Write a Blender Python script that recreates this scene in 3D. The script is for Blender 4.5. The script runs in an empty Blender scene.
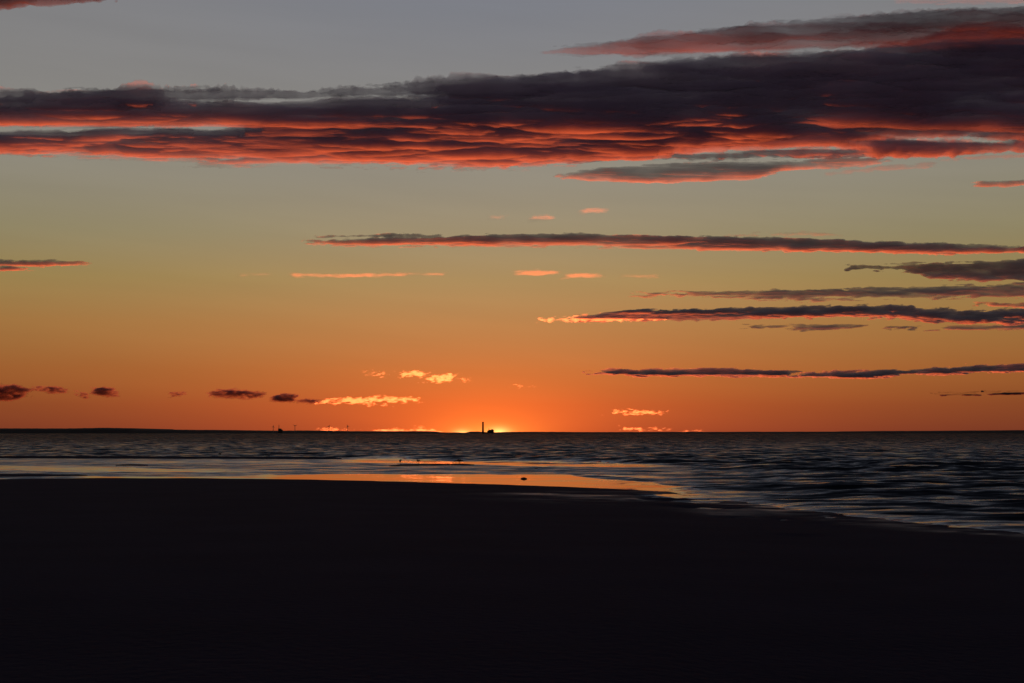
import bpy, math, random
import numpy as np
from mathutils import Vector, Matrix

scene = bpy.context.scene
col = scene.collection

# ------------------------------------------------------------------ camera
F, CX, CY, HOR, EYE = 1536.0, 512.0, 341.5, 433.2, 2.0
PITCH = math.atan((HOR - CY) / F)
cam_d = bpy.data.cameras.new("camera")
cam = bpy.data.objects.new("camera", cam_d)
col.objects.link(cam)
cam_d.sensor_width = 36.0
cam_d.lens = 36.0 * F / 1024.0
cam_d.clip_start = 0.1
cam_d.clip_end = 400000.0
cam.location = (0, 0, EYE)
cam.rotation_euler = (math.pi / 2 + PITCH, 0, 0)
scene.camera = cam

# ------------------------------------------------------------------ view
vs = scene.view_settings
vs.view_transform = 'Standard'
vs.look = 'None'
vs.exposure = 0.0
vs.gamma = 1.0
vs.use_curve_mapping = False
cy = scene.cycles
cy.use_denoising = True
cy.max_bounces = 8
cy.volume_bounces = 5
cy.transparent_max_bounces = 48
cy.volume_step_rate = 1.0
cy.sample_clamp_indirect = 4.0

# ------------------------------------------------------------------ sun and sky
SUN_AZ = math.atan((486.0 - CX) / F)        # azimuth from +Y towards +X
SUN_EL = math.radians(-1.3)                 # just under the horizon
to_sun = Vector((math.sin(SUN_AZ) * math.cos(SUN_EL), math.cos(SUN_AZ) * math.cos(SUN_EL), math.sin(SUN_EL)))
sun_d = bpy.data.lights.new("sun", 'SUN')
sun_d.energy = 4.0
sun_d.angle = math.radians(0.5)
sun_d.color = (1.0, 0.165, 0.035)
sun = bpy.data.objects.new("sun", sun_d)
col.objects.link(sun)
sun.rotation_euler = to_sun.to_track_quat('Z', 'Y').to_euler()


def srgb(r, g, b):
    return tuple(((c / 255) / 12.92 if c / 255 <= 0.04045 else ((c / 255 + 0.055) / 1.055) ** 2.4) for c in (r, g, b)) + (1.0,)


world = bpy.data.worlds.new("World")
scene.world = world
world.use_nodes = True
wt = world.node_tree
for n in list(wt.nodes):
    wt.nodes.remove(n)


class NT:
    """short-hand for node building"""
    def __init__(self, t):
        self.t = t

    def n(self, typ, **kw):
        nd = self.t.nodes.new(typ)
        for k, v in kw.items():
            setattr(nd, k, v)
        return nd

    def link(self, a, b):
        self.t.links.new(a, b)

    def math(self, op, a, b=None, c=None, clamp=False):
        nd = self.t.nodes.new('ShaderNodeMath')
        nd.operation = op
        nd.use_clamp = clamp
        for i, v in enumerate((a, b, c)):
            if v is None:
                continue
            if hasattr(v, 'is_linked') or hasattr(v, 'links'):
                self.t.links.new(v, nd.inputs[i])
            else:
                nd.inputs[i].default_value = v
        return nd.outputs[0]

    def ramp(self, fac, stops, interp='LINEAR'):
        nd = self.t.nodes.new('ShaderNodeValToRGB')
        cr = nd.color_ramp
        cr.interpolation = interp
        while len(cr.elements) < len(stops):
            cr.elements.new(0.5)
        for e, (p, c) in zip(cr.elements, stops):
            e.position = p
            e.color = c if isinstance(c, tuple) else (c, c, c, 1)
        self.t.links.new(fac, nd.inputs[0])
        return nd.outputs[0]

    def mix(self, fac, a, b, blend='MIX'):
        nd = self.t.nodes.new('ShaderNodeMix')
        nd.data_type = 'RGBA'
        nd.blend_type = blend
        for s, v in ((nd.inputs[0], fac), (nd.inputs[6], a), (nd.inputs[7], b)):
            if hasattr(v, 'links'):
                self.t.links.new(v, s)
            else:
                s.default_value = v
        return nd.outputs[2]


W = NT(wt)
tc = W.n('ShaderNodeTexCoord')
sep = W.n('ShaderNodeSeparateXYZ')
W.link(tc.outputs['Generated'], sep.inputs[0])
X, Y, Z = sep.outputs[0], sep.outputs[1], sep.outputs[2]
zc = W.math('MAXIMUM', Z, 0.0)
t = W.math('SQRT', zc)


def tp(y):
    return math.sqrt(max(0.0, math.sin(math.atan((HOR - y) / F))))


# afterglow by elevation, at the azimuth of the sun (without the glow itself)
mid = W.ramp(t, [
    (0.0, srgb(164, 70, 40)),
    (tp(405), srgb(180, 84, 45)),
    (tp(370), srgb(180, 102, 56)),
    (tp(325), srgb(172, 118, 70)),
    (tp(280), srgb(160, 130, 84)),
    (tp(235), srgb(146, 131, 101)),
    (tp(180), srgb(138, 131, 116)),
    (tp(110), srgb(127, 124, 120)),
    (tp(0), srgb(117, 119, 127)),
    (0.62, srgb(88, 92, 106)),
    (0.75, srgb(60, 63, 74)),
    (1.0, srgb(40, 42, 50)),
])
side = W.ramp(t, [
    (0.0, srgb(108, 50, 36)),
    (tp(405), srgb(122, 64, 39)),
    (tp(370), srgb(140, 82, 44)),
    (tp(325), srgb(146, 102, 54)),
    (tp(280), srgb(140, 118, 68)),
    (tp(235), srgb(132, 123, 92)),
    (tp(180), srgb(134, 128, 112)),
    (tp(110), srgb(128, 125, 121)),
    (tp(0), srgb(122, 121, 123)),
    (0.62, srgb(88, 92, 106)),
    (0.75, srgb(60, 63, 74)),
    (1.0, srgb(40, 42, 50)),
])
# azimuth away from the sun
hx = W.math('SUBTRACT', W.math('MULTIPLY', X, math.cos(SUN_AZ)), W.math('MULTIPLY', Y, math.sin(SUN_AZ)))
hy = W.math('ADD', W.math('MULTIPLY', X, math.sin(SUN_AZ)), W.math('MULTIPLY', Y, math.cos(SUN_AZ)))
az = W.math('ARCTAN2', hx, hy)
azabs = W.math('ABSOLUTE', az)
# half-way to the side colours at about 14 degrees
sidef = W.math('SUBTRACT', 1.0, W.math('EXPONENT', W.math('MULTIPLY', W.math('POWER', W.math('DIVIDE', az, 0.215), 2.0), -1.0)))
base = W.mix(sidef, mid, side)
# the far side of the sky is already dark
dim = W.math('MULTIPLY_ADD', W.math('COSINE', az), 0.44, 0.56)
dim2 = W.math('POWER', dim, 1.6)
base = W.mix(1.0, base, dim2, 'MULTIPLY')


def glow(ax, ez, wx, wz, colr, amp, p=1.0):
    """a soft lobe of light in the sky round the hidden sun"""
    dx = W.math('DIVIDE', W.math('SUBTRACT', az, ax), wx)
    dz = W.math('DIVIDE', W.math('SUBTRACT', Z, ez), wz)
    r2 = W.math('ADD', W.math('MULTIPLY', dx, dx), W.math('MULTIPLY', dz, dz))
    g = W.math('EXPONENT', W.math('MULTIPLY', W.math('POWER', r2, p), -1.0))
    g = W.math('MULTIPLY', g, amp)
    return W.mix(1.0, (colr[0], colr[1], colr[2], 1), g, 'MULTIPLY')


def addc(a, b):
    return W.mix(1.0, a, b, 'ADD')


az0 = math.atan((486.0 - CX) / F) - SUN_AZ
base = addc(base, glow(az0, 0.0, 0.085, 0.034, (1.0, 0.12, 0.004), 0.24, 0.75))
base = addc(base, glow(az0, 0.0, 0.052, 0.021, (1.0, 0.165, 0.006), 0.52, 0.72))
base = addc(base, glow(az0 + 0.001, -0.0005, 0.024, 0.0065, (1.0, 0.48, 0.07), 0.42, 0.75))
base = addc(base, glow(az0 - 0.0155, -0.0005, 0.0045, 0.0022, (1.0, 0.80, 0.25), 0.9, 0.8))
base = addc(base, glow(az0 + 0.0085, 0.0002, 0.0055, 0.0028, (1.0, 0.80, 0.25), 1.1, 0.8))

# thin uneven veils of haze in the air itself
cmb = W.n('ShaderNodeCombineXYZ')
W.link(W.math('MULTIPLY', az, 5.0), cmb.inputs[0])
W.link(W.math('MULTIPLY_ADD', Z, 55.0, W.math('MULTIPLY', az, 4.0)), cmb.inputs[1])
hz = W.n('ShaderNodeTexNoise')
hz.inputs['Scale'].default_value = 1.0
hz.inputs['Detail'].default_value = 5
W.link(cmb.outputs[0], hz.inputs['Vector'])
base = W.mix(1.0, base, W.math('MULTIPLY_ADD', hz.outputs[0], 0.16, 0.92), 'MULTIPLY')

# physical twilight sky underneath, weak
skyt = W.n('ShaderNodeTexSky')
skyt.sky_type = 'NISHITA'
skyt.sun_disc = False
skyt.sun_elevation = SUN_EL
skyt.sun_rotation = SUN_AZ
skyt.altitude = 0
sk = W.mix(1.0, skyt.outputs[0], (0.05, 0.05, 0.05, 1), 'MULTIPLY')
base = addc(base, sk)
# under the horizon there is only dark ground
below = W.math('GREATER_THAN', Z, -0.0015)
base = W.mix(below, (0.004, 0.004, 0.005, 1), base)
bg = W.n('ShaderNodeBackground')
bg.inputs[1].default_value = 1.0
W.link(base, bg.inputs[0])
wo = W.n('ShaderNodeOutputWorld')
W.link(bg.outputs[0], wo.inputs[0])

# ------------------------------------------------------------------ helpers
CP, SP = math.cos(PITCH), math.sin(PITCH)


def ray(px, py):
    """world direction through a point of the picture plane; arrays allowed"""
    x = (px - CX) / F
    y = (CY - py) / F
    return x, CP - y * SP, SP + y * CP


def hash2(ix, iy, seed):
    h = (ix.astype(np.int64) * 374761393 + iy.astype(np.int64) * 668265263 + seed * 974634777) & 0xffffffff
    h = ((h ^ (h >> 13)) * 1274126177) & 0xffffffff
    h = h ^ (h >> 16)
    return (h & 0xffffff) / float(0xffffff)


def vnoise(x, y, seed=0):
    ix, iy = np.floor(x), np.floor(y)
    fx, fy = x - ix, y - iy
    ux, uy = fx * fx * fx * (fx * (fx * 6 - 15) + 10), fy * fy * fy * (fy * (fy * 6 - 15) + 10)
    a, b = hash2(ix, iy, seed), hash2(ix + 1, iy, seed)
    c, d = hash2(ix, iy + 1, seed), hash2(ix + 1, iy + 1, seed)
    return ((a + (b - a) * ux) * (1 - uy) + (c + (d - c) * ux) * uy) * 2 - 1


def fbm(x, y, seed=0, octs=5, gain=0.55, lac=2.03):
    s, a, tot = 0, 1.0, 0
    for i in range(octs):
        s = s + a * vnoise(x, y, seed + i * 17)
        tot += a
        a *= gain
        x, y = x * lac + 11.3, y * lac + 5.7
    return s / tot


def smooth(a, b, x):
    u = np.clip((x - a) / (b - a), 0, 1)
    return u * u * (3 - 2 * u)


def raw_mesh(name, verts, faces, mat, parent=None, smooth_shade=True):
    me = bpy.data.meshes.new(name)
    verts = np.asarray(verts, dtype=np.float32)
    faces = np.asarray(faces, dtype=np.int32)
    me.vertices.add(len(verts))
    me.vertices.foreach_set("co", verts.ravel())
    k = faces.shape[1]
    me.loops.add(faces.size)
    me.loops.foreach_set("vertex_index", faces.ravel())
    me.polygons.add(len(faces))
    me.polygons.foreach_set("loop_start", np.arange(0, faces.size, k, dtype=np.int32))
    me.polygons.foreach_set("loop_total", np.full(len(faces), k, dtype=np.int32))
    me.polygons.foreach_set("use_smooth", np.full(len(faces), smooth_shade, dtype=bool))
    me.update(calc_edges=True)
    me.validate()
    o = bpy.data.objects.new(name, me)
    col.objects.link(o)
    if mat:
        me.materials.append(mat)
    if parent:
        o.parent = parent
    return o


def tag(o, label=None, cat=None, group=None, kind=None):
    if label:
        o['label'] = label
    if cat:
        o['category'] = cat
    if group:
        o['group'] = group
    if kind:
        o['kind'] = kind
    return o


def grid_faces(nr, nc):
    i = np.arange(nr * nc).reshape(nr, nc)
    return np.stack([i[:-1, :-1], i[:-1, 1:], i[1:, 1:], i[1:, :-1]], -1).reshape(-1, 4)


def new_mat(name):
    m = bpy.data.materials.new(name)
    m.use_nodes = True
    m.node_tree.nodes.clear()
    return m, NT(m.node_tree)


def simple_mat(name, color, rough=0.8, noise=0.0, scale=1.0):
    m, N = new_mat(name)
    p = N.n('ShaderNodeBsdfPrincipled')
    p.inputs['Roughness'].default_value = rough
    tcn = N.n('ShaderNodeTexCoord')
    nz = N.n('ShaderNodeTexNoise')
    nz.inputs['Scale'].default_value = scale
    nz.inputs['Detail'].default_value = 4
    N.link(tcn.outputs['Object'], nz.inputs['Vector'])
    a = tuple(c * (1 - noise) for c in color) + (1,)
    b = tuple(min(1, c * (1 + noise)) for c in color) + (1,)
    N.link(N.mix(nz.outputs[0], a, b), p.inputs['Base Color'])
    out = N.n('ShaderNodeOutputMaterial')
    N.link(p.outputs[0], out.inputs[0])
    return m


# ------------------------------------------------------------------ shoreline (bathymetry read from the photograph)
SHORE = [(-400, 484), (-150, 481), (0, 479.3), (100, 478.2), (200, 478.2), (300, 479.3), (400, 481.6), (480, 484), (560, 486.8), (620, 489),
         (665, 491.5), (690, 496), (712, 501), (735, 501.5), (760, 504.5), (800, 511), (860, 518.5), (920, 524.5), (980, 529.5), (1024, 532.5), (1100, 539), (1250, 551), (1500, 570)]
sx = np.array([p[0] for p in SHORE], float)
sy = np.array([p[1] for p in SHORE], float)


def shore_y(px):
    return np.interp(px, sx, sy)


def to_pix(x, y):
    """picture position of a point of the water level"""
    yy = np.maximum(y, 1.0)
    n = EYE * F / yy * (1.0)
    return CX + F * x / yy * 1.0, HOR + n


def sea_level_grid(pxs, ns):
    P, Nn = np.meshgrid(pxs, ns)
    Yd = EYE * F / Nn
    Xd = (P - CX) / F * Yd
    return P, Nn, Xd, Yd


# ------------------------------------------------------------------ sea
def ripple_state(P, y):
    """0 = mirror-calm, 1 = ruffled, from the patches of the shallows"""
    wob = 1.2 * fbm(P / 110.0, y / 6.0, 5, 4) + 0.7 * fbm(P / 24.0, y / 1.3, 6, 3)
    yy = y + wob
    sh = shore_y(P)
    r = np.ones_like(P)
    calm = np.zeros_like(P)

    def band(x0, x1, pts, fade=30, amt=1.0):
        xs = [p[0] for p in pts]
        top = np.interp(P, xs, [p[1] for p in pts])
        bot = np.interp(P, xs, [p[2] for p in pts])
        m = smooth(top - 0.5, top + 0.5, yy) * (1 - smooth(bot - 0.5, bot + 0.5, yy))
        m = m * smooth(x0, x0 + fade, P) * (1 - smooth(x1 - fade, x1, P))
        return amt * m
    # long orange mirror in front of the beach
    b1 = band(200, 745, [(200, 475.5, 481), (330, 474.5, 483), (430, 473.8, 486), (570, 475, 490), (600, 478.5, 492), (650, 482.5, 494), (680, 487, 500), (745, 496, 506)], 90)
    calm = np.maximum(calm, b1)
    calm = np.maximum(calm, band(560, 700, [(560, 473, 474.5), (640, 475, 477.5), (700, 478, 480)], 50, 0.75))
    # far strip behind the sand bar
    calm = np.maximum(calm, band(300, 700, [(300, 458.7, 460.5), (400, 459.5, 463), (460, 461.3, 465), (540, 462.3, 466), (640, 464, 467), (700, 465.5, 467.5)], 70, 0.95))
    # left pale streaks
    calm = np.maximum(calm, band(-300, 330, [(-300, 466, 471), (0, 464.8, 470.2), (120, 467.5, 471.5), (330, 470.5, 473)], 120, 0.75))
    calm = np.maximum(calm, band(60, 420, [(60, 475.5, 479), (200, 476.3, 480), (420, 478, 483)], 40, 0.8))
    calm = np.maximum(calm, band(100, 330, [(100, 460.8, 463), (330, 461, 464)], 40, 0.45))
    # wash of the waves on the right
    edge = smooth(sh - 3.4, sh - 1.2, yy + 1.2 * fbm(P / 18.0, y / 3.0, 9, 3)) * smooth(650, 740, P)
    calm = np.maximum(calm, edge * 0.55 * (0.7 + 0.9 * fbm(P / 30.0, y / 2.0, 19, 3)))
    calm = calm - 0.02 - 0.09 * fbm(P / 90.0, y / 0.9, 15, 3)
    return np.clip(1 - calm, 0, 1)


def lagoon(P, y):
    """1 in the sheltered shallows left of the point, 0 at sea"""
    line = np.interp(P, [-400, 0, 200, 400, 600, 700, 900, 1500], [457, 457.5, 458.3, 459, 462.5, 466, 480, 500])
    left = 1 - smooth(560, 860, P)
    return smooth(line - 0.8, line + 0.8, y) * left


def wave_height(P, y, X, Yd):
    n = y - HOR
    lag = lagoon(P, y)
    sh = shore_y(P)
    near = smooth(0.0, 26.0, sh - y)                     # fades towards the shore
    # wind sea: several crossing trains with ragged crests
    w1 = fbm(X / 15.0 + 3.1, Yd / 8.5, 21, 3)
    w2 = fbm(X / 4.5, Yd / 3.6 + 7.7, 33, 3)
    w3 = fbm(X / 1.7, Yd / 1.5, 41, 3)
    crest = 1 - np.abs(w1) * 1.7
    chop = 0.12 * crest + 0.15 * w2 + 0.07 * w3
    # swell lines running in to the beach, turning with the shore
    warp = 5.0 * fbm(X / 38.0, Yd / 60.0, 55, 3)
    ph = (Yd + 0.10 * X + warp) / 6.2
    s = np.abs(np.sin(ph * math.pi))
    swell = (1 - s) ** 2.2 * (0.55 + 0.45 * fbm(X / 22.0, Yd / 9.0, 61, 3))
    swl = 0.20 * swell * smooth(8, 26, n) * smooth(0, 8, sh - y) * smooth(420, 760, P)
    a_open = (0.30 + 0.70 * near) * smooth(-0.5, 5, sh - y)
    h = (chop * 0.75 * a_open + swl * 1.15) * (1 - lag)
    # small surf ridge that breaks on the outer bar
    line = np.interp(P, [-400, 0, 200, 400, 600, 700, 900, 1500], [457.0, 457.3, 458.1, 458.6, 461.8, 464.5, 470, 480])
    ridge = np.exp(-((y - line) / 0.75) ** 2) * (1 - smooth(600, 760, P)) * smooth(320, 380, P) * (0.24 + 0.05 * fbm(P / 45.0, y * 0 + 2, 71, 3))
    line2 = np.interp(P, [200, 330, 480, 560, 640, 700, 800], [471.5, 471.4, 471.8, 472.4, 479.5, 483, 492])
    ridge2 = np.exp(-((y - line2) / 0.5) ** 2) * smooth(330, 480, P) * (1 - smooth(640, 720, P)) * 0.035
    line3 = np.interp(P, [440, 540, 640, 760, 900], [467.5, 470.3, 471.6, 475, 482])
    ridge3 = np.exp(-((y - line3) / 0.5) ** 2) * smooth(470, 540, P) * (1 - smooth(740, 860, P)) * 0.05
    fade = np.clip(n / 1.2, 0, 1)
    tiny = 0.006 * fbm(X / 1.4, Yd / 0.9, 81, 2) * lag * ripple_state(P, y)
    return h * fade + ridge + ridge2 + ridge3 + tiny


ns = np.concatenate([np.geomspace(0.22, 2.0, 24, endpoint=False), np.arange(2.0, 48.0, 0.16), np.arange(48.0, 112, 0.35), np.arange(112, 175, 2.0)])
pxs = np.arange(-240, 1264, 1.6)
P, Nn, Xd, Yd = sea_level_grid(pxs, ns)
ypic = HOR + Nn
Zd = wave_height(P, ypic, Xd, Yd)
verts = np.stack([Xd, Yd, Zd], -1).reshape(-1, 3)
rip = ripple_state(P, ypic)
lagv = lagoon(P, ypic)
shal = smooth(9, 2, shore_y(P) - ypic)
openw = 1 - np.clip(np.maximum(lagv, shal), 0, 1)

m, N = new_mat("sea_water")
tcn = N.n('ShaderNodeTexCoord')
att = N.n('ShaderNodeAttribute')
att.attribute_name = "ripple"
sepa = N.n('ShaderNodeSeparateColor')
N.link(att.outputs[0], sepa.inputs[0])
rpl, opn, far_ = sepa.outputs[0], sepa.outputs[1], sepa.outputs[2]
mp = N.n('ShaderNodeMapping')
mp.inputs['Scale'].default_value = (0.35, 1.0, 1.0)
N.link(tcn.outputs['Object'], mp.inputs[0])
nz1 = N.n('ShaderNodeTexNoise')
nz1.inputs['Scale'].default_value = 1.3
nz1.inputs['Detail'].default_value = 5
nz1.inputs['Roughness'].default_value = 0.6
N.link(mp.outputs[0], nz1.inputs['Vector'])
# slopes of the wavelets too small for the mesh, steeper on the side that faces the beach
tilt = N.n('ShaderNodeVectorMath', operation='SUBTRACT')
N.link(nz1.outputs['Color'], tilt.inputs[0])
tilt.inputs[1].default_value = (0.5, 0.63, 0.5)
amp = N.math('MULTIPLY', rpl, N.math('ADD', N.math('MULTIPLY_ADD', opn, 0.5, 0.75), N.math('MULTIPLY', far_, 1.6)))
sc_ = N.n('ShaderNodeVectorMath', operation='SCALE')
N.link(tilt.outputs[0], sc_.inputs[0])
N.link(amp, sc_.inputs['Scale'])
geo = N.n('ShaderNodeNewGeometry')
addn = N.n('ShaderNodeVectorMath', operation='ADD')
N.link(geo.outputs['Normal'], addn.inputs[0])
flat = N.n('ShaderNodeVectorMath', operation='MULTIPLY')
N.link(sc_.outputs[0], flat.inputs[0])
flat.inputs[1].default_value = (0.8, 1.6, 0.0)
N.link(flat.outputs[0], addn.inputs[1])
bmp = N.n('ShaderNodeVectorMath', operation='NORMALIZE')
N.link(addn.outputs[0], bmp.inputs[0])
p = N.n('ShaderNodeBsdfPrincipled')
p.inputs['Base Color'].default_value = (0.012, 0.018, 0.036, 1)
p.inputs['IOR'].default_value = 1.333
N.link(N.math('MULTIPLY_ADD', rpl, 0.13, 0.02), p.inputs['Roughness'])
N.link(N.math('MULTIPLY_ADD', opn, -0.30, 0.45), p.inputs['Specular IOR Level'])
N.link(bmp.outputs[0], p.inputs['Normal'])
out = N.n('ShaderNodeOutputMaterial')
N.link(p.outputs[0], out.inputs[0])
SEA = m

sea = raw_mesh("sea", verts, grid_faces(*P.shape), SEA)
ca = sea.data.color_attributes.new("ripple", 'FLOAT_COLOR', 'POINT')
cdat = np.stack([rip, openw, openw * smooth(14, 1, Nn), np.ones_like(rip)], -1).astype(np.float32).ravel()
ca.data.foreach_set("color", cdat)
tag(sea, "dark choppy sea with calm orange shallows before the beach", "sea", kind="structure")

# ------------------------------------------------------------------ beach
def beach_height(X, Yd):
    Px, Py = to_pix(X, Yd)
    sh = shore_y(Px)
    # distance inland in metres
    ysh = EYE * F / (sh - HOR)
    d = ysh - Yd
    d = d + (0.25 + 1.1 * smooth(600, 720, Px)) * (fbm(X / 5.0, Yd / 2.2, 201, 5, 0.6) + 0.5 * fbm(X / 1.3, Yd / 0.8, 207, 3)) * (1 + 0.03 * (Yd - 30).clip(0, 60))
    z = 0.010 + 0.0065 * np.maximum(d, 0) + 0.02 * np.minimum(d, 0)
    z = z + np.clip(d, 0, 6) / 6 * (0.012 * fbm(X / 3.5, Yd / 1.6, 91, 4) + 0.03 * fbm(X / 14, Yd / 9, 95, 3))
    pud = smooth(0.05, 0.45, fbm(X / 2.4, Yd / 1.7, 231, 4)) * smooth(560, 640, Px) * (1 - smooth(780, 860, Px)) * smooth(16, 3, d) * smooth(-0.5, 1.5, d)
    z = z - 0.10 * pud
    z = np.where(d < 0, np.maximum(z, -1.2), np.minimum(z, 0.45))
    return z, d


ys = np.concatenate([-np.geomspace(60, 2, 14), np.arange(-1, 14, 0.5), 14 + np.cumsum(np.full(330, 0.24))])
us = np.linspace(-1, 1, 620)
U, Yg = np.meshgrid(us, ys)
Xg = U * (14 + np.maximum(Yg, 0) * 0.50)
Zg, dg = beach_height(Xg, Yg)
# the outer sand bar with the gulls, awash in the shallows
Px, Py = to_pix(Xg, Yg)
verts = np.stack([Xg, Yg, Zg], -1).reshape(-1, 3)

m, N = new_mat("wet_sand")
tcn = N.n('ShaderNodeTexCoord')
nza = N.n('ShaderNodeTexNoise')
nza.inputs['Scale'].default_value = 0.35
nza.inputs['Detail'].default_value = 6
N.link(tcn.outputs['Object'], nza.inputs['Vector'])
nzb = N.n('ShaderNodeTexNoise')
nzb.inputs['Scale'].default_value = 9.0
nzb.inputs['Detail'].default_value = 5
N.link(tcn.outputs['Object'], nzb.inputs['Vector'])
att = N.n('ShaderNodeAttribute')
att.attribute_name = "wet"
p = N.n('ShaderNodeBsdfPrincipled')
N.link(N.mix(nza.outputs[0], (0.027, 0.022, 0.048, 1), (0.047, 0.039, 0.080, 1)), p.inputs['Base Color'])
bmp = N.n('ShaderNodeBump')
bmp.inputs['Distance'].default_value = 0.03
bmp.inputs['Strength'].default_value = 0.8
N.link(nzb.outputs[0], bmp.inputs['Height'])
N.link(bmp.outputs[0], p.inputs['Normal'])
wet = N.math('MULTIPLY', att.outputs['Fac'], N.ramp(nza.outputs[0], [(0.35, 0.2), (0.62, 1.0)]))
N.link(N.math('MULTIPLY_ADD', wet, -0.62, 0.85), p.inputs['Roughness'])
N.link(N.math('MULTIPLY_ADD', wet, 0.40, 0.02), p.inputs['Specular IOR Level'])
out = N.n('ShaderNodeOutputMaterial')
N.link(p.outputs[0], out.inputs[0])
SAND = m
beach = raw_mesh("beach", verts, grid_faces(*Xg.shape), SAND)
dd_ = Py - shore_y(Px)
wetv = smooth(430, 560, Px) * smooth(24, 8, dd_) * smooth(3, 8, dd_) * (1 - smooth(700, 800, Px))
wetv = np.maximum(wetv, smooth(560, 680, Px) * smooth(11, 3, dd_) * 0.9)
wetv = wetv * smooth(-0.12, 0.30, fbm(Xg / 2.6, Yg / 1.5, 77, 5, 0.62))
wetv = np.clip(wetv, 0, 1)
ca = beach.data.color_attributes.new("wet", 'FLOAT_COLOR', 'POINT')
ca.data.foreach_set("color", np.stack([wetv, wetv, wetv, np.ones_like(wetv)], -1).astype(np.float32).ravel())
tag(beach, "dark wet sand beach sloping down to the shallows", "beach", kind="structure")

# seabed and far ground, one sheet to the horizon
SEABED = simple_mat("seabed_mud", (0.03, 0.03, 0.03), 0.9, 0.2, 0.01)
g = 20
gx, gy = np.meshgrid(np.linspace(-30000, 30000, g), np.linspace(-200, 30000, g))
sb = raw_mesh("ground", np.stack([gx, gy, np.full_like(gx, -2.5)], -1).reshape(-1, 3), grid_faces(g, g), SEABED)
tag(sb, "sea floor and low ground out to the horizon", "ground", kind="structure")


def sand_bar(name, pts, hgt, label):
    """low bank of sand, pts = (px, ytop, ybot) along it"""
    xs = np.array([q[0] for q in pts], float)
    xx = np.linspace(xs[0], xs[-1], 160)
    vv = np.linspace(0, 1, 14)
    XX, VV = np.meshgrid(xx, vv)
    wob = 0.12 * fbm(XX / 9.0, XX * 0, 7, 3)
    yt = np.interp(XX, xs, [q[1] for q in pts]) + wob
    yb = np.interp(XX, xs, [q[2] for q in pts]) + wob
    yy = yt + (yb - yt) * VV
    n = yy - HOR
    D = EYE * F / n
    x = (XX - CX) / F * D
    endf = np.clip(np.minimum(XX - xs[0], xs[-1] - XX) / 12.0, 0, 1) ** 0.5
    z = 1.5 * hgt * np.sin(VV * math.pi) ** 0.7 * endf * (1 + 0.3 * fbm(XX / 4.0, VV * 3, 4, 3)) - 0.01
    o = raw_mesh(name, np.stack([x, D, z], -1).reshape(-1, 3), grid_faces(*XX.shape), SAND)
    tag(o, label, "sand bar", kind="structure")
    return o


sand_bar("sand_bar", [(-220, 456.6, 458.5), (0, 456.6, 458.3), (150, 457.2, 458.8), (250, 457.8, 459.0), (345, 458.4, 459.2)], 0.10, "long thin dark outer sand bar along the surf line at the left")
sand_bar("sand_bar", [(389, 465.0, 466.3), (410, 464.3, 465.9), (440, 464.0, 465.4), (475, 464.1, 465.2)], 0.05, "narrow dark sand bar with gulls on it")
sand_bar("sand_bar", [(116, 464.6, 465.6), (130, 464.3, 465.6), (150, 464.6, 465.4)], 0.04, "short dark sand bar in the left shallows")
sand_bar("sand_bar", [(-120, 472.6, 476.5), (0, 473.5, 476.6), (90, 474.4, 475.8)], 0.03, "low dark sand bar at the left edge of the shallows")

# ------------------------------------------------------------------ far shore
FOREST = simple_mat("dark_forest", (0.035, 0.04, 0.03), 0.95, 0.4, 0.004)
LAND = [(-500, 426.5), (-200, 428), (0, 428.6), (60, 428.6), (100, 427.9), (128, 428.5), (133, 429.3), (180, 429.9), (220, 430.2), (270, 430.9), (300, 430.7),
        (320, 430.7), (345, 431.4), (380, 431.3), (400, 431.3), (425, 431.2), (433, 432.2), (440, 432.7), (456, 432.7), (462, 433.2), (466, 432.6), (470, 431.7), (478, 431.8), (485, 432.3), (497, 432.5),
        (506, 432.2), (530, 432.0), (560, 432.1), (600, 432.3), (680, 432.1), (760, 432.0), (800, 431.9), (860, 431.8), (880, 431.3), (950, 431.0), (1024, 430.4), (1200, 430), (1500, 428)]
lx = np.array([q[0] for q in LAND], float)
ly = np.array([q[1] for q in LAND], float)
LD = 12000.0
lpx = np.arange(-420, 1440, 0.5)
prof = np.interp(lpx, lx, ly)
hgt = (HOR - prof) / F * LD + EYE + 2.0
hgt = hgt + 1.6 * fbm(lpx / 3.0, lpx * 0, 12, 4) * np.clip(hgt / 12, 0.2, 1)
rows = [(-350, -3.0), (-120, 1.5), (-60, None), (200, None), (700, None), (1600, None)]
vl = []
for k, (dy, hz) in enumerate(rows):
    if hz is None:
        f = {2: 0.55, 3: 1.0, 4: 0.94, 5: 0.9}[k]
        z = 2.0 + (hgt - 2.0) * f + 0.9 * fbm(lpx / 2.2, lpx * 0 + k, 14 + k, 3) * (k != 3)
    else:
        z = np.full_like(lpx, hz)
    D = LD + dy
    vl.append(np.stack([(lpx - CX) / F * (LD), np.full_like(lpx, D), z], -1))
vl = np.concatenate(vl)
land = raw_mesh("hills", vl, grid_faces(len(rows), len(lpx)), FOREST)
tag(land, "low dark far shore across the bay", "far shore", kind="structure")
DARKW = simple_mat("dark_concrete", (0.16, 0.15, 0.145), 0.85, 0.15, 0.1)
STEEL = simple_mat("dull_steel", (0.25, 0.25, 0.26), 0.6, 0.1, 0.2)
PAINTW = simple_mat("off_white_paint", (0.6, 0.6, 0.6), 0.5, 0.05, 0.2)


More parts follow.
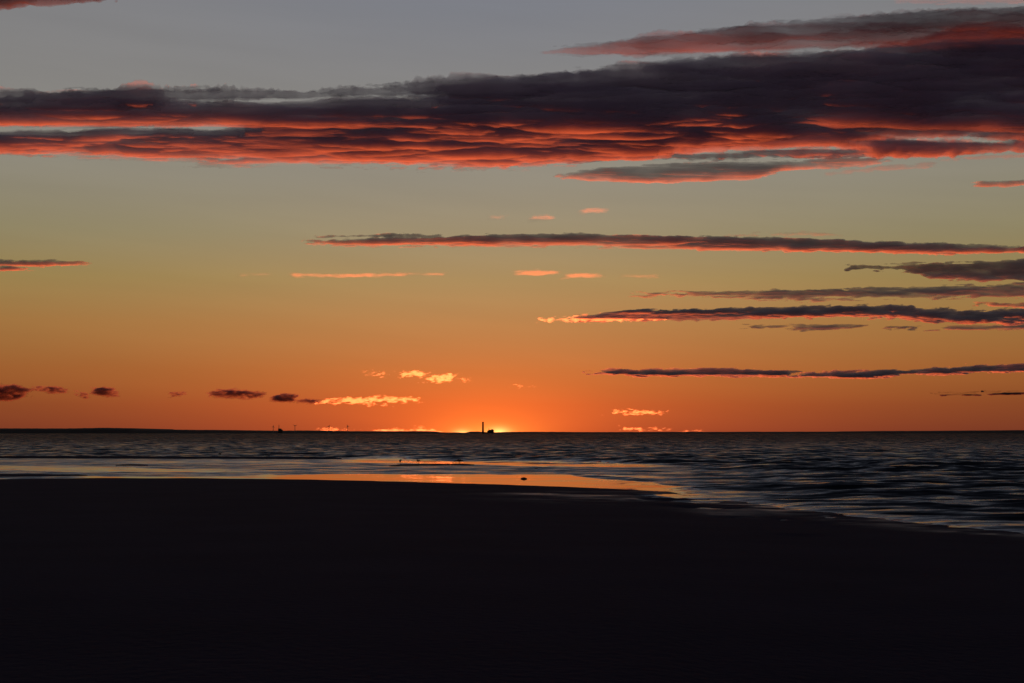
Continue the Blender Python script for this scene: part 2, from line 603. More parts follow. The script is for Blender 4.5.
def lathe(name, prof, mat, parent=None, seg=20, loc=(0, 0, 0)):
    vs_, fs = [], []
    for r, z in prof:
        for i in range(seg):
            a = 2 * math.pi * i / seg
            vs_.append((loc[0] + r * math.cos(a), loc[1] + r * math.sin(a), loc[2] + z))
    for k in range(len(prof) - 1):
        for i in range(seg):
            j = (i + 1) % seg
            fs.append((k * seg + i, k * seg + j, (k + 1) * seg + j, (k + 1) * seg + i))
    me = bpy.data.meshes.new(name)
    fs2 = list(fs) + [tuple(range(seg - 1, -1, -1)), tuple(range((len(prof) - 1) * seg, len(prof) * seg))]
    me.from_pydata(vs_, [], fs2)
    me.materials.append(mat)
    o = bpy.data.objects.new(name, me)
    col.objects.link(o)
    o.parent = parent
    return o


def boxes(name, bl, mat, parent=None):
    """bl = list of (cx, cy, cz, sx, sy, sz)"""
    vs_, fs = [], []
    for cx_, cy_, cz_, a, b, c in bl:
        k = len(vs_)
        for z in (-1, 1):
            for y in (-1, 1):
                for x in (-1, 1):
                    vs_.append((cx_ + x * a / 2, cy_ + y * b / 2, cz_ + z * c / 2))
        for f in ((0, 2, 3, 1), (4, 5, 7, 6), (0, 1, 5, 4), (2, 6, 7, 3), (0, 4, 6, 2), (1, 3, 7, 5)):
            fs.append(tuple(k + q for q in f))
    me = bpy.data.meshes.new(name)
    me.from_pydata(vs_, [], fs)
    me.materials.append(mat)
    o = bpy.data.objects.new(name, me)
    col.objects.link(o)
    o.parent = parent
    return o


def empty(name, loc, rz=0.0):
    o = bpy.data.objects.new(name, None)
    o.location = loc
    o.rotation_euler = (0, 0, rz)
    col.objects.link(o)
    return o


def at(px, D, z=0.0):
    return ((px - CX) / F * D, D, z)


PXM = 11600 / F   # metres per pixel at the plant
pp = empty("power_station", at(483, 11600, 0))
tag(pp, "power station with one tall chimney and a blocky hall on the far shore", "power station")
lathe("chimney", [(8.0, 0), (7.0, 40), (6.2, 84), (6.6, 84.5), (6.6, 88), (5.4, 88)], DARKW, pp)
bh = boxes("boiler_hall", [(8.2 * PXM, 0, 12, 5.4 * PXM, 40, 32), (6.4 * PXM, -2, 11, 4.2 * PXM, 44, 22.5)], DARKW, pp)
boxes("roof_plant", [(9.2 * PXM, 0, 29.5, 2.2 * PXM, 14, 4.5)], STEEL, bh)
boxes("stack", [(5.9 * PXM, 0, 31, 4.0, 4.0, 14)], STEEL, bh)
boxes("annex", [(2.6 * PXM, 0, 4, 5 * PXM, 30, 10)], DARKW, pp)

sl = empty("silo_building", at(280.2, 11600, 0))
tag(sl, "small dark blocky building with a mast on the far shore, between wind turbines", "building")
s1 = boxes("wall", [(0, 0, 19, 3.0 * PXM, 26, 36), (1.6 * PXM, 0, 15, 2.4 * PXM, 22, 28)], DARKW, sl)
lathe("mast", [(2.2, 36), (1.6, 64), (0.8, 66)], STEEL, sl, 8, (-0.9 * PXM, 0, 0))


def blade_mesh(ang, R, hub):
    vs_, fs = [], []
    K = 10
    for k in range(K + 1):
        r = R * k / K
        w = 1.9 * (1 - 0.8 * k / K) * (0.6 if k == 0 else 1.25)
        th = 0.5 * (1 - 0.8 * k / K)
        for u, v in ((-w, 0), (0, th), (w, 0), (0, -th)):
            vs_.append((hub[0] + math.sin(ang) * r + math.cos(ang) * u, hub[1] + v, hub[2] + math.cos(ang) * r - math.sin(ang) * u))
    for k in range(K):
        for i in range(4):
            j = (i + 1) % 4
            fs.append((4 * k + i, 4 * k + j, 4 * k + 4 + j, 4 * k + 4 + i))
    fs += [(0, 1, 2, 3), (4 * K + 3, 4 * K + 2, 4 * K + 1, 4 * K)]
    return vs_, fs


def turbine(px, H, R, a0, label, yaw=0.0):
    t_ = empty("wind_turbine", at(px, 11600, 6), yaw)
    tag(t_, label, "wind turbine", "wind turbines on the far shore")
    lathe("tower", [(2.6, 0), (2.0, H * 0.5), (1.4, H)], PAINTW, t_, 14)
    nac = boxes("nacelle", [(0, 2.0, H + 1.2, 2.8, 9, 3.0)], PAINTW, t_)
    hub = (0, -3.6, H + 1.2)
    lathe("hub", [(0.6, -1.5), (1.5, -0.5), (1.5, 0.6), (0.6, 1.5)], PAINTW, t_, 10, hub)
    for k in range(3):
        v, f = blade_mesh(a0 + k * 2 * math.pi / 3, R, hub)
        me = bpy.data.meshes.new("blade")
        me.from_pydata(v, [], f)
        me.materials.append(PAINTW)
        b = bpy.data.objects.new("blade", me)
        col.objects.link(b)
        b.parent = t_
    return t_


turbine(273.6, 44, 14, 0.2, "thin wind turbine standing just left of the blocky building on the far shore", 0.3)
turbine(295.3, 50, 18, 1.1, "wind turbine standing alone just right of the blocky building on the far shore", 0.1)
turbine(329.3, 46, 16, 0.6, "wind turbine above the glowing cloud, left one of that pair", 0.2)
turbine(348.0, 48, 16, 1.7, "wind turbine nearest to the chimney", -0.2)

# ------------------------------------------------------------------ clouds
def cloud_mat(name, density, albedo, g=0.5, surf=0.10, surf_col=(0.20, 0.13, 0.15), absorb=0.25):
    """a body of droplets that scatters light all through, inside a thin broken skin"""
    m, N = new_mat(name)
    tcn = N.n('ShaderNodeTexCoord')
    vol = N.n('ShaderNodeVolumeScatter')
    vol.inputs['Color'].default_value = albedo + (1,)
    vol.inputs['Density'].default_value = density
    vol.inputs['Anisotropy'].default_value = g
    ab = N.n('ShaderNodeVolumeAbsorption')
    ab.inputs['Color'].default_value = tuple(a * (1 - absorb) for a in albedo) + (1,)
    ab.inputs['Density'].default_value = density
    ad = N.n('ShaderNodeAddShader')
    N.link(vol.outputs[0], ad.inputs[0])
    N.link(ab.outputs[0], ad.inputs[1])
    tr = N.n('ShaderNodeBsdfTransparent')
    di = N.n('ShaderNodeBsdfDiffuse')
    di.inputs[0].default_value = surf_col + (1,)
    nz = N.n('ShaderNodeTexNoise')
    nz.inputs['Scale'].default_value = 0.002
    nz.inputs['Detail'].default_value = 6
    N.link(tcn.outputs['Object'], nz.inputs['Vector'])
    mx = N.n('ShaderNodeMixShader')
    N.link(N.math('MULTIPLY', N.ramp(nz.outputs[0], [(0.4, 0.0), (0.65, 1.0)]), surf), mx.inputs[0])
    N.link(tr.outputs[0], mx.inputs[1])
    N.link(di.outputs[0], mx.inputs[2])
    out = N.n('ShaderNodeOutputMaterial')
    N.link(mx.outputs[0], out.inputs['Surface'])
    N.link(ad.outputs[0], out.inputs['Volume'])
    return m


M_BANK = cloud_mat("cloud_bank_droplets", 0.0085, (0.965, 0.825, 0.94), 0.35, absorb=0.0)
M_ARM = cloud_mat("cloud_arm_droplets", 0.0065, (0.50, 0.37, 0.50), 0.3, absorb=0.0)
M_STREAK = cloud_mat("cloud_streak_droplets", 0.010, (0.93, 0.82, 0.85), 0.45, absorb=0.0)
M_THIN = cloud_mat("cloud_wisp_droplets", 0.004, (0.85, 0.74, 0.78), 0.4, 0.03, absorb=0.0)
M_DARK = cloud_mat("dark_cloud_droplets", 0.012, (0.50, 0.38, 0.44), 0.1, 0.1, (0.14, 0.08, 0.10), absorb=0.0)
M_PUFF = cloud_mat("cloud_puff_droplets", 0.012, (0.62, 0.46, 0.52), 0.3, 0.15, (0.14, 0.08, 0.10), absorb=0.0)
M_LIT = cloud_mat("cloud_bright_droplets", 0.0014, (0.98, 0.96, 0.95), 0.6, 0.02, absorb=0.0)
M_GOLD = cloud_mat("gilded_cloud_droplets", 0.0019, (0.995, 0.985, 0.97), 0.74, 0.0, absorb=0.0)


def env(P, Yp, strokes, taper=0.22):
    """distance inside the traced outline, in picture units; negative outside"""
    best = np.full(P.shape, -99.0)
    for s in strokes:
        xs = [q[0] for q in s]
        top = np.interp(P, xs, [q[1] for q in s])
        bot = np.interp(P, xs, [q[2] for q in s])
        v = np.minimum(np.minimum(Yp - top, bot - Yp), taper * np.minimum(P - xs[0], xs[-1] - P))
        best = np.maximum(best, v)
    return best


def cloud(name, label, cat, strokes, H, tmax, mat, nsx=40.0, nsy=4.0, namp=0.6, res=(2.0, 0.7), seed=0, mode='H', holes=None, group=None,
          relief=0.0, slope=None, power=0.6, bias=0.2, dist=None, edge=2.0, mod=None, taper=0.22, tuft=0.5, tilt=0.0):
    """one cloud: a closed body over a traced outline; namp and bias in picture units, tmax and relief in metres"""
    xs = [q[0] for s in strokes for q in s]
    ys_ = [q[1] for s in strokes for q in s] + [q[2] for s in strokes for q in s]
    x0, x1, y0, y1 = min(xs) - 8, max(xs) + 8, min(ys_) - 2 * namp - 1, max(ys_) + 2 * namp + 1
    nx, ny = int((x1 - x0) / res[0]) + 2, int((y1 - y0) / res[1]) + 2
    P, Yp = np.meshgrid(np.linspace(x0, x1, nx), np.linspace(y0, y1, ny))
    wx = P + 0.5 * nsx * fbm(P / nsx / 1.7, Yp / nsy / 1.7, seed + 301, 3)
    wy = Yp + 0.4 * nsy * fbm(P / nsx / 1.1, Yp / nsy / 1.3, seed + 401, 3)
    e = env(P, Yp, strokes, taper)
    nz = fbm(wx / nsx, wy / nsy + 0.25 * wx / nsx, seed + 1, 6, 0.62)
    fld = e + bias + namp * 2.0 * nz
    fld = fld + tuft * (fbm(P / 9.0 + Yp * 0.12, Yp / 2.4, seed + 91, 4, 0.6) + 0.1)
    if holes:
        hh = env(P, Yp, holes, 0.1) + 4.5 * nz
        fld = np.where(hh > -3, np.minimum(fld, -hh * 1.0 + 0.8), fld)
    fld = np.where(e < -2 * namp - 1, -1, fld)
    fld[0, :] = fld[-1, :] = -1
    fld[:, 0] = fld[:, -1] = -1
    nz2 = fbm(wx / nsx * 1.3 + 9, wy / nsy * 1.2, seed + 51, 6, 0.6)
    body = np.clip(fld / edge, 0, 1) ** power
    th = body * tmax * np.clip(1 + 1.1 * nz2, 0.08, 2)
    if mod is not None:
        th = th * np.clip(mod(P, Yp, nz2), 0.02, 2)
    inside = fld > 0
    th = np.where(inside, th, 0)
    cell = inside[:-1, :-1] | inside[1:, :-1] | inside[:-1, 1:] | inside[1:, 1:]
    if not cell.any():
        return None
    rx, ry, rz = ray(P, Yp)
    rel = fbm(wx / nsx * 1.3 + 40, wy / nsy * 1.5, seed + 77, 6, 0.66) + 0.4 * fbm(P / 16.0 - 0.1 * Yp, Yp / 1.9, seed + 83, 3)
    if mode == 'H':
        base = np.full(P.shape, float(H))
        if slope is not None:
            base = base + np.interp(Yp, [q[0] for q in slope], [q[1] for q in slope])
        if tilt:
            q_ = strokes[0]
            tl = tilt(P) if callable(tilt) else tilt
            lo = np.interp(P, [a[0] for a in q_], [a[1] + 0.72 * (a[2] - a[1]) for a in q_])
            dd = F * H / np.maximum(HOR - Yp.mean(), 1)
            per = dd * dd / (H * F)
            base = base + np.tan(np.radians(tl)) * per * np.clip(lo - Yp, 0, 30)
        tpar = (base - EYE) / np.maximum(rz, 1e-4)
        bx, by, bz = rx * tpar, ry * tpar, base
        down = np.minimum(th * 0.45, 400) + relief * body * (rel + 0.6).clip(0, 2)
        A = np.stack([bx, by, bz - np.where(inside, down, 0)], -1)
        B = np.stack([bx, by, bz + th * 0.55], -1)
    else:
        tpar = dist / ry
        bx, by, bz = rx * tpar, ry * tpar, EYE + rz * tpar
        A = np.stack([bx, by - th * 0.5 * (1 + 0.4 * rel), bz], -1)
        B = np.stack([bx, by + th * 0.5, bz], -1)
    # compact, welding the rim where the thickness is nothing
    used = np.zeros(P.shape, bool)
    used[:-1, :-1] |= cell
    used[1:, :-1] |= cell
    used[:-1, 1:] |= cell
    used[1:, 1:] |= cell
    idA = np.full(P.shape, -1)
    idA[used] = np.arange(used.sum())
    nA = int(used.sum())
    twin = used & inside
    idB = idA.copy()
    idB[twin] = nA + np.arange(twin.sum())
    vts = np.concatenate([A[used], B[twin]])
    r, c = np.nonzero(cell)
    fA = np.stack([idA[r, c], idA[r + 1, c], idA[r + 1, c + 1], idA[r, c + 1]], -1)
    fB = np.stack([idB[r, c], idB[r, c + 1], idB[r + 1, c + 1], idB[r + 1, c]], -1)
    org = vts.mean(0)
    o = raw_mesh(name, vts - org, np.concatenate([fA, fB]), mat)
    o.location = org
    tag(o, label, cat, group)
    return o


BANK = [
    [(-140, 88, 150), (0, 94, 153), (60, 92, 155), (120, 89, 159), (160, 88, 163), (220, 88, 165), (300, 90, 165), (380, 87, 166), (430, 82, 168), (480, 79, 169),
     (512, 77, 167), (560, 73, 164), (620, 68, 162), (680, 62, 160), (740, 59, 159), (800, 56, 158), (850, 51, 157), (900, 42, 155), (950, 34, 153), (1024, 27, 150), (1170, 16, 150)],
   
]
HOLES = [[(180, 99, 103), (260, 98, 105), (330, 97, 102), (400, 95, 99)],
         [(880, 136, 141), (940, 134, 140), (1000, 137, 142)],
         [(700, 150, 153), (760, 147, 151), (830, 146, 150)],
         [(-20, 128, 131), (40, 126, 131), (90, 127, 130.5)],
         [(110, 126.5, 129), (150, 124.5, 130), (215, 126, 129.5)]]


def bank_mod(P, Yp, nz):
    # thin, ragged veils in the left part and along the lower rim; a heavy body on the right
    left = (1 - smooth(150, 420, P)) * smooth(112, 126, Yp)
    low = smooth(150, 160, Yp)
    return 1 - 0.75 * left * smooth(-0.35, 0.25, nz) - 0.5 * low


cloud("cloud_bank", "huge dark purple cloud bank across the whole upper sky, glowing red underneath", "cloud bank", BANK, 3000, 150, M_BANK,
      nsx=80, nsy=5.0, namp=3.2, tuft=4.0, res=(1.0, 0.45), seed=3, holes=HOLES, relief=5.5, slope=[(0, 135), (30, 112), (60, 87), (80, 64), (100, 34), (119, 0), (140, 8), (170, 45)], bias=0.3, power=1.35, edge=9.0, mod=bank_mod)

def arm_mod(P, Yp, nz):
    # a thin veil under the red fold
    fold = np.interp(P, [560, 640, 760, 850, 950, 1170], [53, 50, 43, 40, 34, 26])
    return 1 - 0.88 * smooth(fold, fold + 4, Yp) + 0.3 * nz


ARM = [[(540, 50, 54), (600, 42.5, 56), (640, 37.5, 58), (700, 31, 56.5), (760, 24, 54), (800, 20, 52), (850, 17, 51), (900, 14, 52), (950, 11, 50), (1024, 7, 46), (1170, -2, 42)]]
cloud("cloud_bank", "long arm of cloud in the upper right corner, reaching over the great bank", "cloud bank",
      ARM, 2850, 90, M_ARM, nsx=60, nsy=3.6, namp=2.0, tuft=2.6, res=(1.0, 0.4), seed=7, relief=6, power=1.4, edge=8.0, tilt=1.9, bias=0.0, mod=arm_mod)

G_ST, G_LIT, G_PF = "dark cloud streaks", "small sunlit cloudlets", "small dark clouds low over the horizon"


def streak(label, st, H, t_, seed, mat=None, nsx=34, nsy=2.6, namp=1.0, bias=-0.35, res=(1.0, 0.3), relief=4, edge=3.0, tuft=1.9, tilt=1.7, **k):
    return cloud("cloud", label, "cloud", st, H, t_, mat or M_STREAK, nsx, nsy, namp, res, seed, group=G_ST, relief=relief, bias=bias, edge=edge, taper=0.12, tuft=tuft, tilt=tilt, **k)


streak("red-bottomed streak hanging just under the great cloud bank, right of centre",
       [[(556, 174, 179), (620, 167, 183), (700, 161, 182), (745, 160, 181), (800, 160, 169), (885, 158, 165)]], 3000, 26, 11, nsx=60, namp=1.9, tilt=1.2)
streak("faint grey wisp under the right part of the great cloud bank",
       [[(832, 170, 175), (880, 166, 171), (935, 162, 168)], [(940, 157, 161), (1024, 153, 158), (1100, 150, 156)]], 3000, 18, 12, M_THIN)
streak("short thin dark dash cut by the right edge, below the great cloud bank",
       [[(978, 182, 186), (1024, 180, 186), (1090, 180, 186)]], 3000, 26, 13)
streak("longest dark streak, pink along its lower edge, spanning from centre to the right edge",
       [[(306, 241, 244), (370, 237, 246), (430, 237, 246), (512, 234, 247), (580, 233, 247), (700, 236, 250), (800, 238, 252), (860, 240, 253), (930, 243, 254), (1024, 246, 253), (1150, 248, 254)],
        [(312, 236, 238), (400, 233.5, 237), (440, 235, 238)]], 3000, 55, 14, nsx=45, nsy=3.2, namp=1.3, edge=4, relief=5, tuft=2.2, mod=lambda P, Y, n: 1 - 0.7 * smooth(241, 246, Y) * (1 - smooth(560, 900, P)))
streak("faint thin dark dashes just above the longest streak",
       [[(765, 232.5, 235.5), (800, 232, 235.5), (835, 232.5, 235.5)], [(730, 234.5, 236.5), (768, 234, 236.5)]], 3000, 14, 15, M_THIN)
streak("purple and pink streak cut by the left edge, halfway down the sky",
       [[(-90, 258, 268), (0, 260, 266), (50, 260, 266), (86, 262, 266)], [(-60, 267, 271), (0, 267, 271), (24, 268, 270)]], 2600, 35, 16)
streak("ragged dark violet cloud at the right edge, second below the longest streak",
       [[(852, 266, 269), (900, 264.5, 271), (940, 263.5, 278), (980, 261, 280), (1024, 259, 281), (1140, 256, 282)]], 2600, 40, 17, namp=2.2, nsx=28, nsy=3.5, tuft=2.4)
streak("long reddish streak reaching the right edge, between two darker ragged clouds",
       [[(636, 292, 296), (700, 291.5, 297), (740, 291.5, 297.5), (800, 290, 299), (850, 288, 297.5), (940, 286.5, 297.5), (1024, 283.5, 297.5), (1140, 282, 297)],
        [(745, 295.5, 299.5), (800, 297.5, 301.5), (855, 297.5, 300.5)]], 2600, 20, 18, namp=2.0, tilt=0.2)
streak("knobbly dark streak reaching the right edge, with a bright orange tip at its left",
       [[(570, 316, 321.5), (600, 313.5, 322), (620, 311, 322), (680, 309, 321), (740, 308.5, 320), (800, 306.5, 318.5), (850, 305.5, 317.5), (900, 304.5, 318.5), (925, 308, 321.5), (960, 310.5, 323.5), (1024, 308.5, 324.5), (1140, 306, 326)]],
       2400, 60, 19, namp=1.7, nsx=22, nsy=3.2, tuft=2.0, tilt=lambda P: 1.3 * smooth(630, 740, P), mod=lambda P, Y, n: 0.45 + 0.55 * smooth(600, 760, P - 25 * (Y - 314)))
streak("short dark dash at the right edge resting just over the knobbly streak",
       [[(980, 303, 306), (1024, 302.5, 308), (1090, 303, 308)]], 2400, 30, 20)
streak("thin broken dashes under the knobbly streak at its middle",
       [[(745, 324.5, 328.5), (785, 324.5, 328.5)], [(792, 324.5, 330), (830, 324.5, 330.5), (864, 325.5, 329)], [(886, 326.5, 330), (916, 326.5, 330)]], 2400, 22, 21)
streak("thin dark dash under the right end of the knobbly streak",
       [[(930, 326.5, 330.5), (980, 324.5, 330.5), (1024, 323.5, 329.5), (1080, 323.5, 329.5)]], 2400, 22, 22)
streak("low dark streak with a thin orange underline, left one of two in line",
       [[(590, 369, 373), (640, 368.5, 376), (700, 368, 376.5), (745, 368, 377), (795, 371, 375)]], 2000, 75, 23, nsx=20, namp=1.3)
streak("low dark streak running to the right edge, right one of two in line",
       [[(794, 373, 377), (845, 370.5, 378.5), (870, 370.5, 378.5), (905, 369.5, 375.5), (950, 367, 374.5), (975, 364.5, 373.5), (1024, 364, 372.5), (1120, 361.5, 371.5)]], 2000, 75, 24, nsx=20, namp=1.3)
streak("tiny dark dash under the right one of the two low streaks",
       [[(938, 392, 396), (978, 392, 395.6)]], 1800, 70, 25, M_DARK, nsx=14, namp=0.5)
streak("dark dash cut by the right edge just over the orange horizon",
       [[(989, 391, 395.4), (1024, 389, 394.4), (1080, 388.5, 394.4)]], 1800, 70, 26, M_DARK, nsx=16, namp=0.5)

streak("dark cloud edge cut by the top left corner", [[(-120, -14, 3), (0, -10, 8), (50, -8, 4.5), (110, -6, 1)]], 3400, 60, 27, M_DARK, namp=1.6)
streak("pale grey veil cut by the top right corner", [[(900, 0, 3.5), (975, -3, 4), (1100, -6, 5)]], 3400, 10, 28, M_THIN, namp=1.5)

lits = [
    ("thin pale pink line left of centre, below the longest streak", [[(290, 273, 277), (350, 272.8, 278), (409, 272, 276.8)], [(406, 272.2, 276), (446, 272.4, 276)]], 26000, 0.45),
    ("faint pink smudge left of the thin pale pink line", [[(236, 273, 277), (272, 273, 277)]], 26000, 0.12),
    ("short bright pink dash below the longest streak, left one of a pair", [[(514, 271, 275), (538, 269, 275.8), (560, 270.5, 274)]], 26000, 0.6),
    ("short bright pink dash below the longest streak, right one of a pair", [[(561, 273, 279), (585, 271.5, 279.5), (608, 273.5, 277)]], 26000, 0.5),
    ("faint pink smear just right of the two bright pink dashes", [[(620, 274, 278.5), (660, 274, 278)]], 26000, 0.18),
    ("small pink puff above the longest streak, larger of the two", [[(528, 216, 222), (545, 213, 222), (558, 215, 220)]], 22000, 0.28),
    ("small pink puff above the longest streak, highest one", [[(577, 210, 215.5), (595, 206.5, 214), (609, 208, 213)]], 22000, 0.3),
    ("faint pink fleck above the longest streak, leftmost of three", [[(487, 215, 220.5), (509, 215, 220)]], 22000, 0.12),
    ("bright orange ragged tip at the left end of the knobbly dark streak", [[(533, 318, 322.8), (560, 316.5, 323), (585, 314, 323), (620, 312.5, 323), (665, 314, 321.5)]], 32000, 0.75),
    ("brightest yellow-orange puff low left of the chimney", [[(396, 372, 377.5), (415, 370, 377.5), (434, 370.5, 380)], [(422, 374, 383.5), (440, 372.5, 384), (459, 374, 382)]], 45000, 1.0),
    ("tiny orange crumbs right of the brightest puff", [[(456, 378, 382.5), (462, 377.4, 383), (468, 378, 382.5)]], 45000, 0.6),
    ("small orange fleck left of the brightest puff", [[(363, 370.5, 375), (372, 370, 376), (385, 372, 377.5)]], 45000, 0.4),
    ("long bright orange streak under the brightest puff", [[(312, 400, 405), (350, 396, 405), (375, 395.5, 403.5), (400, 395.5, 403.5), (426, 396.5, 402.5)]], 48000, 0.75),
    ("little orange dash under the long bright orange streak", [[(366, 403, 407.2), (389, 403, 407)]], 48000, 0.6),
    ("tiny orange dash straight above the chimney", [[(513, 385.2, 388.4), (535, 385.2, 388.4)]], 45000, 0.6),
    ("bright orange streak low right of the chimney", [[(607, 410, 414.5), (630, 408.5, 415.5), (645, 409.5, 415), (666, 410.5, 414)]], 50000, 0.7),
    ("glowing strip on the horizon behind the wind turbines", [[(312, 428.3, 432.5), (335, 427, 432.5), (361, 428.5, 432.5)]], 60000, 0.4),
    ("glowing strip on the horizon left of the chimney, ragged top", [[(368, 429, 434), (388, 427, 434), (400, 427.2, 434), (405, 427.8, 434), (420, 426.2, 434), (433, 427, 434), (445, 429, 434)]], 60000, 0.5),
    ("small glowing fleck on the horizon right of the chimney, left of a pair", [[(619, 426, 430.4), (642, 426, 430.4)]], 60000, 0.55),
    ("small glowing fleck on the horizon right of the chimney, right of a pair", [[(635, 427.2, 431.2), (650, 427, 431.4), (671, 428.4, 431.8)]], 60000, 0.45),
    ("faint glowing fleck on the horizon, farthest right of the chimney", [[(679, 429.5, 432.4), (702, 429.5, 432.4)]], 60000, 0.35),
]
for i, (lb, st, D, w) in enumerate(lits):
    low = D > 30000
    cloud("cloud", lb, "cloud", st, 0, w * (540 if low else 600), M_GOLD if low else M_LIT, 5.0 if low else 14, 1.7 if low else 1.8, 2.3 if low else 1.1, (0.6, 0.25), 40 + i, mode='V', dist=D, group=G_LIT, power=1.3, bias=-1.25 if low else -0.4, edge=2.6, taper=0.25)

puffs = [
    ("dark round puff at the left edge low over the horizon", [[(-30, 386, 400), (0, 384, 401), (14, 383, 401), (30, 389, 397)]]),
    ("small flat dark puff second from the left edge", [[(34, 387, 390.5), (50, 386, 393), (70, 388.5, 394)]]),
    ("tiny faint dark fleck between two dark puffs at the left", [[(75, 391, 395), (81, 390.5, 398), (88, 394, 399)]]),
    ("dark slanted puff, third large one from the left edge", [[(92, 387, 393), (103, 385.5, 397), (120, 391, 398.5)]]),
    ("tiny reddish fleck alone left of the flat dark cloud", [[(171, 392.5, 397), (184, 392.5, 397)]]),
    ("flat dark elongated cloud low left of the orange streak", [[(209, 390.5, 397), (230, 389, 398.5), (245, 390.5, 398.5), (264, 393, 398)]]),
    ("dark puff with a glowing tail touching the long bright orange streak", [[(269, 396, 401.5), (284, 392, 402.5), (300, 395.5, 402.5)], [(290, 397, 403), (306, 398, 403.5), (320, 400, 403)]]),
]
for i, (lb, st) in enumerate(puffs):
    cloud("cloud", lb, "cloud", st, 0, 350, M_PUFF, 9.0, 3.6, 1.5, (0.6, 0.3), 80 + i, mode='V', dist=42000, group=G_PF, power=1.1, bias=-0.1, edge=3.5, taper=0.35, tuft=1.0)

# ------------------------------------------------------------------ gulls and stones
FEATHER = simple_mat("grey_feathers", (0.28, 0.28, 0.29), 0.8, 0.2, 20)
BILL = simple_mat("yellow_bill", (0.45, 0.30, 0.05), 0.5, 0.1, 30)
LEGM = simple_mat("bird_leg_skin", (0.30, 0.16, 0.10), 0.6, 0.1, 30)
STONE = simple_mat("wet_stone", (0.07, 0.065, 0.06), 0.5, 0.3, 8)


def loft(path, seg=14):
    """rings (x, z, rw, rh) along a curve in the XZ plane"""
    vs_, fs = [], []
    n = len(path)
    for k, (x, z, rw, rh) in enumerate(path):
        a, b = path[max(k - 1, 0)], path[min(k + 1, n - 1)]
        tx, tz = b[0] - a[0], b[1] - a[1]
        L = math.hypot(tx, tz) or 1
        nxx, nzz = -tz / L, tx / L
        for i in range(seg):
            an = 2 * math.pi * i / seg
            vs_.append((x + nxx * rh * math.sin(an), rw * math.cos(an), z + nzz * rh * math.sin(an)))
    for k in range(n - 1):
        for i in range(seg):
            j = (i + 1) % seg
            fs.append((k * seg + i, k * seg + j, (k + 1) * seg + j, (k + 1) * seg + i))
    fs += [tuple(range(seg - 1, -1, -1)), tuple(range((n - 1) * seg, n * seg))]
    return vs_, fs


def mesh_obj(name, v, f, mat, parent):
    me = bpy.data.meshes.new(name)
    me.from_pydata(v, [], f)
    for q in me.polygons:
        q.use_smooth = True
    me.materials.append(mat)
    o = bpy.data.objects.new(name, me)
    col.objects.link(o)
    o.parent = parent
    return o


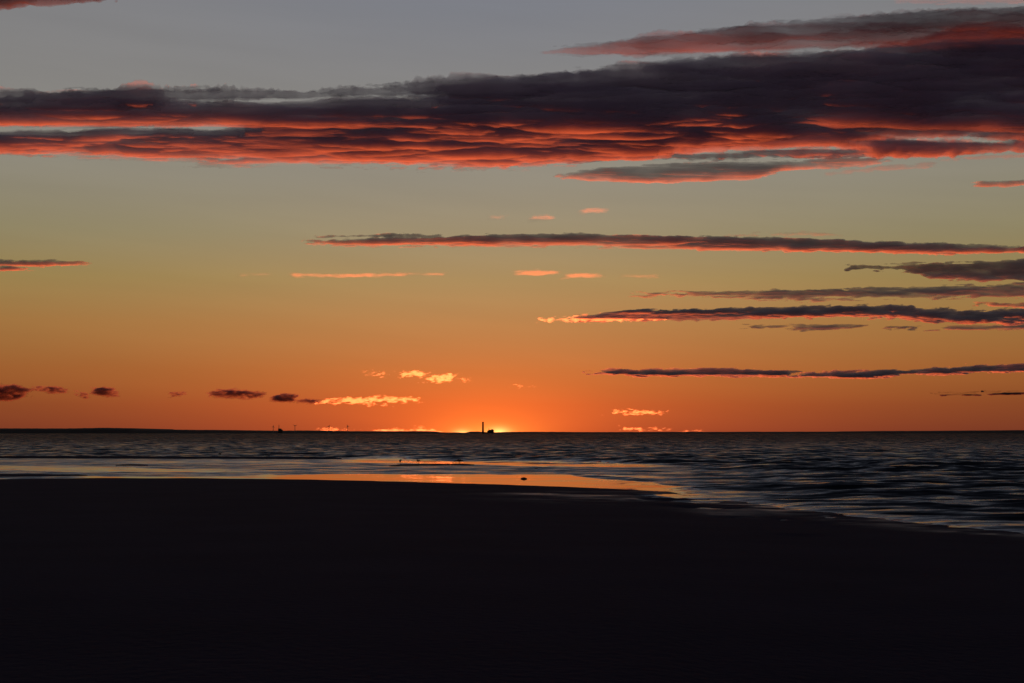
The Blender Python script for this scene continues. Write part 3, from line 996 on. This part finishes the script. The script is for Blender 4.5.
def gull(px, yfoot, s, rz, label, bend=0.0, z=0.0, group="gulls standing on the sand bar"):
    D = EYE * F / (yfoot - HOR)
    g_ = empty("gull", at(px, D, z), rz)
    g_.scale = (s, s, s)
    tag(g_, label, "gull", group)
    hx_, hz_ = 0.20 + 0.10 * bend, 0.40 - 0.26 * bend
    path = [(-0.30, 0.235, 0.006, 0.004), (-0.24, 0.24, 0.03, 0.012), (-0.17, 0.245, 0.045, 0.03), (-0.08, 0.25, 0.07, 0.06), (0.0, 0.25, 0.082, 0.078), (0.08, 0.265, 0.075, 0.075),
            (0.13 + 0.03 * bend, 0.30 - 0.05 * bend, 0.05, 0.05), (0.155 + 0.06 * bend, 0.34 - 0.12 * bend, 0.036, 0.036), (0.17 + 0.08 * bend, 0.375 - 0.2 * bend, 0.038, 0.036),
            (hx_, hz_, 0.038, 0.035), (hx_ + 0.035, hz_ - 0.003 - 0.02 * bend, 0.022, 0.02), (hx_ + 0.045, hz_ - 0.006 - 0.03 * bend, 0.008, 0.008)]
    body = mesh_obj("body", *loft(path), FEATHER, g_)
    bx = hx_ + 0.04
    mesh_obj("bill", *loft([(bx, hz_ - 0.006 - 0.02 * bend, 0.010, 0.011), (bx + 0.035, hz_ - 0.01 - 0.04 * bend, 0.007, 0.009), (bx + 0.06, hz_ - 0.02 - 0.06 * bend, 0.002, 0.003)], 8), BILL, g_)
    for sd in (-1, 1):
        v, f = loft([(-0.33, 0.262, 0.004, 0.003), (-0.18, 0.28, 0.012, 0.03), (-0.04, 0.285, 0.016, 0.05), (0.07, 0.29, 0.012, 0.035), (0.11, 0.29, 0.004, 0.008)], 10)
        v = [(a, b + sd * 0.068 * (1 if a > -0.15 else 0.45), c) for a, b, c in v]
        mesh_obj("wing", v, f, FEATHER, g_)
        lg = mesh_obj("leg", *loft([(0.0, 0.19, 0.014, 0.014), (-0.012, 0.10, 0.008, 0.008), (0.0, 0.0, 0.007, 0.007)], 8), LEGM, g_)
        lg.location = (0, sd * 0.035, 0)
        fv = [(-0.015, 0, 0.0), (0.055, -0.03, 0.0), (0.065, 0, 0.0), (0.055, 0.03, 0.0), (-0.015, 0, 0.008), (0.055, -0.03, 0.004), (0.065, 0, 0.004), (0.055, 0.03, 0.004)]
        ff = [(3, 2, 1, 0), (4, 5, 6, 7), (0, 1, 5, 4), (1, 2, 6, 5), (2, 3, 7, 6), (3, 0, 4, 7)]
        mesh_obj("foot", fv, ff, LEGM, lg)
    return g_


gull(400.6, 464.3, 0.80, 1.35, "gull standing at the left end of the narrow sand bar, seen end on", 0.0, 0.02)
gull(418.6, 464.4, 0.80, 2.2, "gull standing in the middle of the narrow sand bar", 0.1, 0.03)
gull(459.5, 464.6, 0.95, 3.3, "gull bending down at the right end of the narrow sand bar", 0.7, 0.03)
gull(220.8, 456.7, 0.85, 1.2, "lone upright gull by the surf line at the left", 0.0, 0.05, "gulls by the surf line")
gull(267.2, 457.0, 0.75, 0.1, "crouching gull by the surf line, right of the lone upright one", 0.9, 0.0, "gulls by the surf line")


def stone(px, y, w, h, seed, label, name="stone", cat="stone", group=None):
    D = EYE * F / (y - HOR)
    vs_, fs = [], []
    seg, rg = 22, 9
    rnd = random.Random(seed)
    ph = [rnd.uniform(0, 6) for _ in range(6)]
    for k in range(rg):
        v = k / (rg - 1)
        zz = h * math.sin(v * math.pi / 2) - 0.03
        rr = math.cos(v * math.pi / 2) ** 0.7 + 0.001
        for i in range(seg):
            a = 2 * math.pi * i / seg
            q = 1 + 0.12 * math.sin(2 * a + ph[0]) + 0.08 * math.sin(3 * a + ph[1] + 2 * v) + 0.05 * math.sin(7 * a + ph[2] + 5 * v)
            vs_.append((w / 2 * rr * q * math.cos(a), w / 3.2 * rr * q * math.sin(a), zz * (1 + 0.12 * math.sin(2 * a + ph[3] + 3 * v))))
    for k in range(rg - 1):
        for i in range(seg):
            j = (i + 1) % seg
            fs.append((k * seg + i, k * seg + j, (k + 1) * seg + j, (k + 1) * seg + i))
    fs += [tuple(range(seg - 1, -1, -1)), tuple(range((rg - 1) * seg, rg * seg))]
    o = mesh_obj(name, vs_, fs, STONE, None)
    o.location = at(px, D, 0)
    tag(o, label, cat, group)
    return o


stone(523.8, 478.8, 0.27, 0.10, 1, "small dark oval stone alone in the orange shallows")
stone(536.0, 468.3, 0.22, 0.07, 2, "tiny dark stone in the grey shallows behind the oval one")
